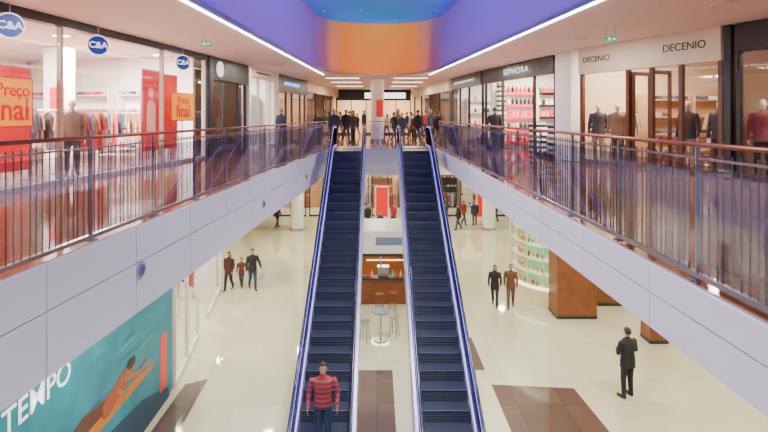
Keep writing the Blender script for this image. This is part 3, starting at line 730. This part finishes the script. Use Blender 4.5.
# ------------------------------------------------------------ lower level
M_lw = mat('lower_wall', (.75, .68, .55), .6)
def lwall(name, p, q, m=M_lw, z1=None): return part(name, p, q, m, LZ, z1 if z1 is not None else -1.15)
lwall('wall_left', (-5.38, 2), (-5.58, 13.9))
lwall('wall_left', (-5.75, 14.05), (-10, 14.6)); lwall('wall_left', (-9.3, 14.7), (-10.2, 22.3), M_white); lwall('wall_left', (-6.95, 22.35), (-10, 22.7), M_white)
p0, p1 = (-5.31, 3.0), (-5.50, 13.8)
yw = seg_y(p0, p1); LM = math.hypot(p1[0]-p0[0], p1[1]-p0[1])
mu = root('mural', (p0[0], p0[1], LZ), yw, 'large teal advertising mural with white lettering and reclining figure', 'mural')
bm = B(); bx(bm, (LM/2, 0, 2.48), (LM, .03, 4.8)); mk('mural_panel', bm, M_teal, mu)
text('TEMPO', .54, M_text, mu, (5.22, -.022, 2.93), depth=.003, bold=.001, sx=1.0)
bm = B(); bx(bm, (10.2, -.02, 1.1), (.4, .008, 1.4)); mk('red_banner', bm, M_red, mu)
def blob(pts, m, nm, y=-.02):
    bm = B(); slat(bm, pts, y-.004, y); mk(nm, bm, m, mu)
def tf(p): return (7.25+(p[0]-6.9)*1.3, 1.66+(p[1]-1.4)*.55)
def relief(segs, m, nm, y):
    bm = B()
    for a, b, r0, r1 in segs:
        a = tf(a); b = tf(b); capsule(bm, (a[0], 0, a[1]), (b[0], 0, b[1]), r0, r1, 14)
    for v in bm.verts: v.co.y = y+v.co.y*.02
    mk(nm, bm, m, mu, smooth=True)
blob([(3.0, .02), (3.6, 1.2), (5.0, 1.25), (6.0, 1.1), (7.2, 1.0), (9.0, .8), (10.5, .3), (10.6, .02)], mat('mural_blue', (.01, .07, .15), .5), 'dark_water', -.018)
blob([(3.5, 3.9), (6, 4.3), (9, 4.0), (10.6, 4.4), (10.6, 4.75), (3.5, 4.75)], mat('mural_light', (.05, .38, .46), .5, var=.3, scale=2), 'pale_sky')
rb = random.Random(3)
for k in range(26):
    z = 1.35+k*.12; x0 = rb.uniform(5.6, 9.2); w_ = rb.uniform(.6, 1.6)
    blob([(x0, z), (x0+w_*.4, z+.045), (x0+w_, z+.01), (x0+w_*.8, z-.025), (x0+w_*.4, z-.02)], mat('mural_streak%d' % (k % 3), ((.04, .42, .47), (.01, .16, .27), (.02, .33, .44))[k % 3], .5), 'wave_streak')
relief([((5.5, 1.15), (6.3, 1.50), .10, .15), ((6.3, 1.50), (6.95, 1.2), .15, .20), ((5.7, 1.0), (6.9, 1.1), .10, .18)], mat('mural_trousers', (.12, .035, .02), .5), 'figure_legs', -.026)
relief([((6.95, 1.22), (7.6, 1.60), .21, .19)], mat('mural_shirt', (.42, .07, .015), .5), 'figure_torso', -.032)
relief([((7.65, 1.66), (7.84, 1.86), .06, .11), ((7.55, 1.55), (8.05, 1.2), .07, .06), ((8.05, 1.2), (8.4, 1.35), .055, .045), ((7.3, 1.35), (7.55, .95), .06, .05)], mat('mural_skin', (.45, .16, .06), .5), 'figure_head_and_arms', -.036)
relief([((7.84, 1.94), (7.72, 1.9), .10, .11)], mat('mural_hair', (.06, .02, .012), .5), 'figure_hair', -.040)
relief([((6.3, .85), (7.9, .9), .14, .12), ((7.9, .9), (8.7, .85), .12, .05)], mat('mural_yellow', (.62, .20, .015), .5), 'yellow_cloth', -.030)
lw1, _ = shopfront((-5.53, 14.0), (-6.72, 22.1), 'tall glazed lower shop front with white frames', z0=LZ, zh=-2.6, zt=-1.14, fmat=M_white, frame_m=M_white, mull=(0, .2, .4, .6, .8, 1), door=(2,), mw=.1)
lw1.location.z = LZ+.001
for (x, y) in ((-7.4, 16), (-7.8, 18.5), (-8.0, 20.6)): rack(x, y, LZ+.002, .6, 7)
for (a, b, fm, lab) in (((-9.9, 38), (-5.2, 38), M_black, 'bright lower shop front with black fascia'), ((-5, 38), (-.6, 38), M_red, 'bright lower shop front with red fascia'),
                        ((-.4, 38), (4.4, 38), M_black, 'bright lower shop front with black fascia'), ((4.6, 38), (10.9, 38), M_signw, 'bright lower shop front with cream fascia')):
    q, _ = shopfront(a, b, lab, z0=LZ, zh=-2.9, zt=-1.12, fmat=fm, frame_m=M_dark, mull=(0, .25, .5, .75, 1), door=(1,)); q.location.z = LZ+.001
lwall('wall_back', (-10, 42), (11, 42), M_warm); lwall('wall_left', (-10, 24), (-10, 37.8), M_lw); lwall('wall_right', (11, 12), (11, 37.8), M_lw)
for x in (-7.6, -3, -.8, 1.2, 3.2, 5.6, 8.0): rack(x, 39.5, LZ+.002, 0, 7)
for (x, y) in ((7.6, 36.9), (.35, 36.9), (-2.3, 36.9)):
    r = root('advertising_totem', (x, y, LZ+.002), 0, 'tall red free-standing advertising totem with white frame', 'advertising totem', 'red totems')
    bm = B(); bx(bm, (0, 0, 1.2), (1.0, .16, 2.4)); bx(bm, (0, 0, .05), (1.1, .4, .1)); mk('frame', bm, M_white, r)
    bm = B(); bx(bm, (0, -.09, 1.25), (.85, .02, 2.1)); mk('panel', bm, M_red, r)
def woodblock(x, y, w, d, yaw=0):
    bm = B(); H = ZR-LZ-.01; bx(bm, (0, 0, H/2), (w, d, H)); bx(bm, (0, 0, .06), (w+.02, d+.02, .1), mi=1)
    for i in range(4): bx(bm, (0, 0, H*(i+1)/5), (w+.006, d+.006, .012), mi=1)
    tag(mk('wood_pier', bm, [M_wood, M_dark], loc=(x, y, LZ+.003), yaw=yaw), 'brown timber clad pier on the lower floor', 'pier', 'timber clad piers')
woodblock(7.28, 19.2, 1.45, .9); woodblock(9.1, 20.4, 1.0, .7); woodblock(9.15, 17.0, .6, .6)
r = root('display_case', (7.6, 21.6, LZ+.002), 0, 'curved glass jewellery shop case with lit shelves and cream base', 'display case')
def arcp(rad, n=18, a0=150, a1=256): return [(rad*math.cos(math.radians(a0+(a1-a0)*i/n)), rad*math.sin(math.radians(a0+(a1-a0)*i/n))) for i in range(n+1)]
def arcwall(bm, ro, ri, z0, z1):
    O = arcp(ro); I = arcp(ri); rg = [[Vector((o[0], o[1], z0)), Vector((i[0], i[1], z0)), Vector((i[0], i[1], z1)), Vector((o[0], o[1], z1))] for o, i in zip(O, I)]; loft(bm, rg)
bm = B(); arcwall(bm, 2.0, .9, 0, .62); mk('plinth', bm, mat('cream_base', (.85, .72, .45), .35, emit=.15), r)
bm = B(); arcwall(bm, 2.03, 1.86, .62, .70); mk('lit_rim', bm, mat('rim_glow', (1, .95, .75), .4, emit=2.5), r)
bm = B(); arcwall(bm, 2.03, .9, 3.3, 3.6); mk('header', bm, mat('header_glow', (1, .97, .88), .4, emit=.8), r)
bm = B(); arcwall(bm, 1.96, 1.94, .70, 3.3); mk('curved_glass', bm, M_cglass, r)
bm = B(); arcwall(bm, 1.42, 1.36, .62, 3.3); mk('back_panel', bm, mat('case_back', (.25, .52, .38), .5, emit=.35, ecol=(.40, .80, .50)), r)
for z in (1.15, 1.7, 2.25, 2.8):
    bm = B(); arcwall(bm, 1.84, 1.43, z, z+.02); mk('shelf', bm, mat('lit_shelf', (.9, .9, .6), .3, emit=1.0, ecol=(.95, .85, .45)), r)
for i, (ax, ay) in enumerate(arcp(1.96, 5)):
    bm = B(); cyl(bm, (ax, ay, .70), (ax, ay, 3.3), .025); mk('upright', bm, M_white, r)
bust = []
for c in (mat('bust_brown', (.25, .10, .03), .4), cg, M_orange, cr, cw):
    bm = B(); s_ = .66; loft(bm, [circ(Vector((0, 0, zz*s_)), Vector((1, 0, 0)), Vector((0, 1, 0)), rr*s_, 10) for rr, zz in ((.08, 0), (.07, .02), (.03, .05), (.10, .17), (.07, .26), (.03, .34))])
    bust.append([bm, c, None])
rr_ = random.Random(5)
for z in (.625, 1.175, 1.725, 2.275, 2.825):
    for i, (ax, ay) in enumerate(arcp(1.63, 13, 154, 252)):
        p = (7.6+ax, 21.6+ay, LZ+z); q = rr_.choice(bust)
        if q[2] is None: q[2] = tag(mk('jewellery_bust', q[0], q[1], loc=p), 'small coloured necklace bust inside glass case', 'display bust', 'busts in display case')
        else: copy_thing(q[2], p, scale=rr_.uniform(.6, 1.1))
r = root('kiosk', (.15, 21.4, LZ+.002), 0, 'small food kiosk with brown timber counter and white header', 'kiosk')
bm = B(); bx(bm, (0, -1.1, .5), (3.0, .12, 1.0)); bx(bm, (-1.44, 0, .5), (.12, 2.2, 1.0)); bx(bm, (1.44, 0, .5), (.12, 2.2, 1.0)); mk('counter', bm, M_wood, r)
bm = B(); bx(bm, (0, -1.1, 1.03), (3.1, .42, .05)); mk('worktop', bm, M_dark, r)
bm = B()
for sx in (-1, 1):
    for sy in (-1, 1): bx(bm, (sx*1.42, sy*1.05, 1.45), (.1, .1, 2.9))
bx(bm, (0, -1.05, 1.5), (.06, .06, 1.0)); mk('post', bm, M_steel, r)
bm = B(); bx(bm, (0, 0, 2.42), (3.2, 2.5, .94)); mk('header', bm, mat('kiosk_white_glow', (.85, .83, .80), .4, emit=.12), r, bevel=.02)  # faint glow added to the header to lift its brightness
bm = B(); bx(bm, (0, -1.27, 1.96), (3.1, .03, .1)); mk('header_trim', bm, M_dark, r)
bm = B(); bx(bm, (.35, -1.27, 2.5), (1.1, .03, .3)); mk('menu_screen', bm, mat('menu_dark', (.10, .11, .14), .2, emit=.2, ecol=(.5, .7, 1)), r)
bm = B(); bx(bm, (0, 1.0, 1.2), (2.7, .1, 1.4)); mk('back_shelf', bm, M_wood, r)
for k in range(3):
    bm = B(); bx(bm, (.2, .93, 1.15+.25*k), (1.6, .04, .04)); mk('lit_display', bm, mat('kiosk_glow', (1, .8, .4), .4, emit=3), r)
bm = B(); bx(bm, (.1, -.95, 1.24), (.42, .3, .36)); bx(bm, (.1, -1.0, 1.44), (.46, .34, .04)); bx(bm, (.1, -1.12, 1.2), (.3, .04, .06)); mk('coffee_machine', bm, M_steel, r)
light('AREA', (0, -.2, 1.88), 40, (1, .85, .6), .8, parent=r, name='kiosk_fill_lamp')  # lamp added under the header to brighten the kiosk
for i, x in enumerate((-.35, -.2, .62, .78, .93)):
    p = (x, 20.28, LZ+1.06)
    bm = B(); loft(bm, [circ(Vector((0, 0, zq)), Vector((1, 0, 0)), Vector((0, 1, 0)), rq, 10) for rq, zq in ((.04, 0), (.045, .01), (.045, .16), (.018, .21), (.018, .26))])
    tag(mk('bottle', bm, (cr, cg, M_green)[i % 3], loc=p), 'coloured drinks bottle on the kiosk counter', 'bottle', 'bottles on kiosk counter')
def stool(x, y, m, lab):
    r = root('bar_stool', (x, y, LZ+.002), 0, lab, 'stool', 'bar stools'); r.scale = (.9, .9, .9)
    bm = B(); cyl(bm, (0, 0, .72), (0, 0, .76), .19, n=24); mk('seat', bm, m, r, bevel=.01)
    for a in range(4):
        t = a*math.pi/2+.4; bm = B(); cyl(bm, (.21*math.cos(t), .21*math.sin(t), 0), (.11*math.cos(t), .11*math.sin(t), .72), .013, n=8); mk('leg', bm, M_dark if m != M_wood else m, r)
    bm = B(); tube(bm, [(.18*math.cos(t*math.pi/8), .18*math.sin(t*math.pi/8), .25) for t in range(17)], .009, 6); mk('foot_ring', bm, M_steel, r)
r = root('high_table', (.12, 17.0, LZ+.002), 0, 'round grey high table on a steel pedestal', 'table'); r.scale = (.9, .9, .9)
bm = B(); cyl(bm, (0, 0, 1.03), (0, 0, 1.07), .33, n=32); mk('tabletop', bm, mat('grey_top', (.22, .27, .32), .2), r)
bm = B(); cyl(bm, (0, 0, .02), (0, 0, 1.03), .035); mk('pedestal', bm, M_steel, r)
bm = B(); cyl(bm, (0, 0, 0), (0, 0, .03), .26, n=28); mk('foot', bm, M_steel, r)
stool(.58, 17.3, M_steel, 'metal bar stool beside a round high table'); stool(-.40, 16.9, M_steel, 'metal bar stool beside a round high table')
stool(.60, 19.6, M_wood, 'brown timber bar stool by the kiosk counter'); stool(.10, 19.5, M_wood, 'brown timber bar stool by the kiosk counter')

# ------------------------------------------------------------ lights
def dl(x, y, z, p, size=.35, col=(1, .93, .84), lab='round recessed ceiling downlight'):
    r = root('ceiling_downlight', (x, y, z), 0, lab, 'ceiling light', 'ceiling downlights')
    bm = B(); loft(bm, [circ(Vector((0, 0, zz)), Vector((1, 0, 0)), Vector((0, 1, 0)), rr, 20) for rr, zz in ((size*.5+.05, 0), (size*.5+.05, -.02), (size*.5, -.02), (size*.5, -.005))]); mk('rim', bm, M_white, r)
    light('AREA', (0, 0, -.025), p, col, size, parent=r, name='bulb')
for D in (4, 8, 12, 16, 20): dl((LX(D)+wl(D))/2, D, CZ, 75)
for D in (5, 9, 13, 17, 20.5): dl((RX(D)+wr(D))/2, D, CZ, 75)
for D in (27.8, 32):
    for x in (-2.0, 2.1): dl(x, D, CZ, 130, .35, (1, .84, .60))
WARM = (1, .80, .58)
for (x, y, p) in ((-9, 7.5, 800), (-9, 11.6, 1150), (-8.2, 14.6, 1150), (-7.2, 18.6, 90), (-7.0, 22.0, 500), (-6, 26, 180), (7.6, 14.2, 340), (9.2, 13.4, 240), (9.2, 9.8, 200), (7.4, 17.8, 600), (7.0, 20.4, 600), (6.5, 24.8, 550), (-6, 33, 300), (6, 33, 300)): dl(x, y, CZ, p, 1.0, WARM if x > 0 and y < 16 else (1, .90, .78), 'large round shop ceiling light')
for x in (-1.8, 1.8): dl(x, 40, CZ, 350, 1, (1, .85, .65))
CL = (1, .93, .74)
for (x, y) in ((-4.2, 16), (-4.2, 20), (-8, 26), (-4.4, 9), (-4, 27), (0, 25), (4, 27), (8, 27), (-4, 33), (0, 33), (4, 33), (8, 33)): dl(x, y, ZL-.01 if y < DK else -1.11, 140, .35, CL)
for (x, y) in ((4.3, 8), (4.3, 12), (4.3, 16), (4.3, 20), (7.5, 8), (7.5, 12), (7.5, 16), (9.8, 18.5)): dl(x, y, ZR-.005, 135, .35, CL)
for (x, y) in ((-7.5, 16.5), (-8, 20)): dl(x, y, ZL-.005, 200, .8, (1, .93, .85))
for x in (-7.5, -3, 2, 7.5): dl(x, 40, -1.13, 240, 1.0, CL)
def wash(loc, p, col, tgt, spot=150):
    r = root('colour_wash_lamp', loc, 0, 'small coloured floodlight on the vault ledge', 'floodlight', 'vault floodlights')
    d = Vector(tgt)-Vector(loc); o = light('SPOT', (0, 0, 0), p, col, .06, parent=r, spot=math.radians(spot)); o.rotation_euler = d.to_track_quat('-Z', 'Y').to_euler()
    bm = B(); cyl(bm, -d.normalized()*.05, -d.normalized()*.01, .015, .02); mk('lamp_body', bm, M_white, r)
for D in (6, 10, 13, 16):
    wash((wl(D)+.5, D, 5.0), 200, (.08, .28, 1), (1.0, D, 6.5), 105); wash((wr(D)-.5, D, 5.0), 200, (.12, .26, 1), (-1.0, D, 6.5), 105)
wash((-.5, 15.8, 4.6), 650, (.05, 1.0, 1), (.06, 20.0, 6.9), 70); wash((.6, 17.5, 4.6), 300, (.05, .9, 1), (.06, 21.0, 6.9), 75)
wash((-1.0, 20.8, 3.5), 260, (1, .50, .14), (-.6, 25, 4.9), 85); wash((1.1, 20.8, 3.5), 260, (1, .50, .14), (.7, 25, 4.9), 85)
for D in (9, 14, 18.5):
    wash((1.6, D, 4.2), 90, (1, .22, .8), (-3, D+.5, 4.2), 105); wash((-1.4, D, 4.2), 70, (.65, .22, 1), (3.3, D+.5, 4.2), 105)
for D in (2, 7, 12):  # fill lamps added out of view to brighten the floors below
    r = root('atrium_fill_lamp', (.3, D, 6.0), 0, 'unseen white fill lamp added in the vault', 'floodlight', 'added atrium fill lamps')
    bm = B(); cyl(bm, (0, 0, .02), (0, 0, .2), .55, n=28); mk('lamp_body', bm, M_white, r); o = light('AREA', (0, 0, 0), 240, (.95, .92, 1), 1.0, parent=r); o.data.spread = math.radians(80)
w = bpy.data.worlds.new('w'); bpy.context.scene.world = w; w.use_nodes = True
w.node_tree.nodes['Background'].inputs[0].default_value = (.80, .74, 1, 1); w.node_tree.nodes['Background'].inputs[1].default_value = .27

cam = bpy.data.cameras.new('camera'); co = bpy.data.objects.new('camera', cam); COL.objects.link(co)
co.location = (0, 0, EYE); co.rotation_euler = (math.pi/2, 0, 0)
cam.sensor_width = 36; cam.lens = 515/768*36; cam.shift_y = -100/768; cam.shift_x = 7/768; cam.clip_start = .05
bpy.context.scene.camera = co
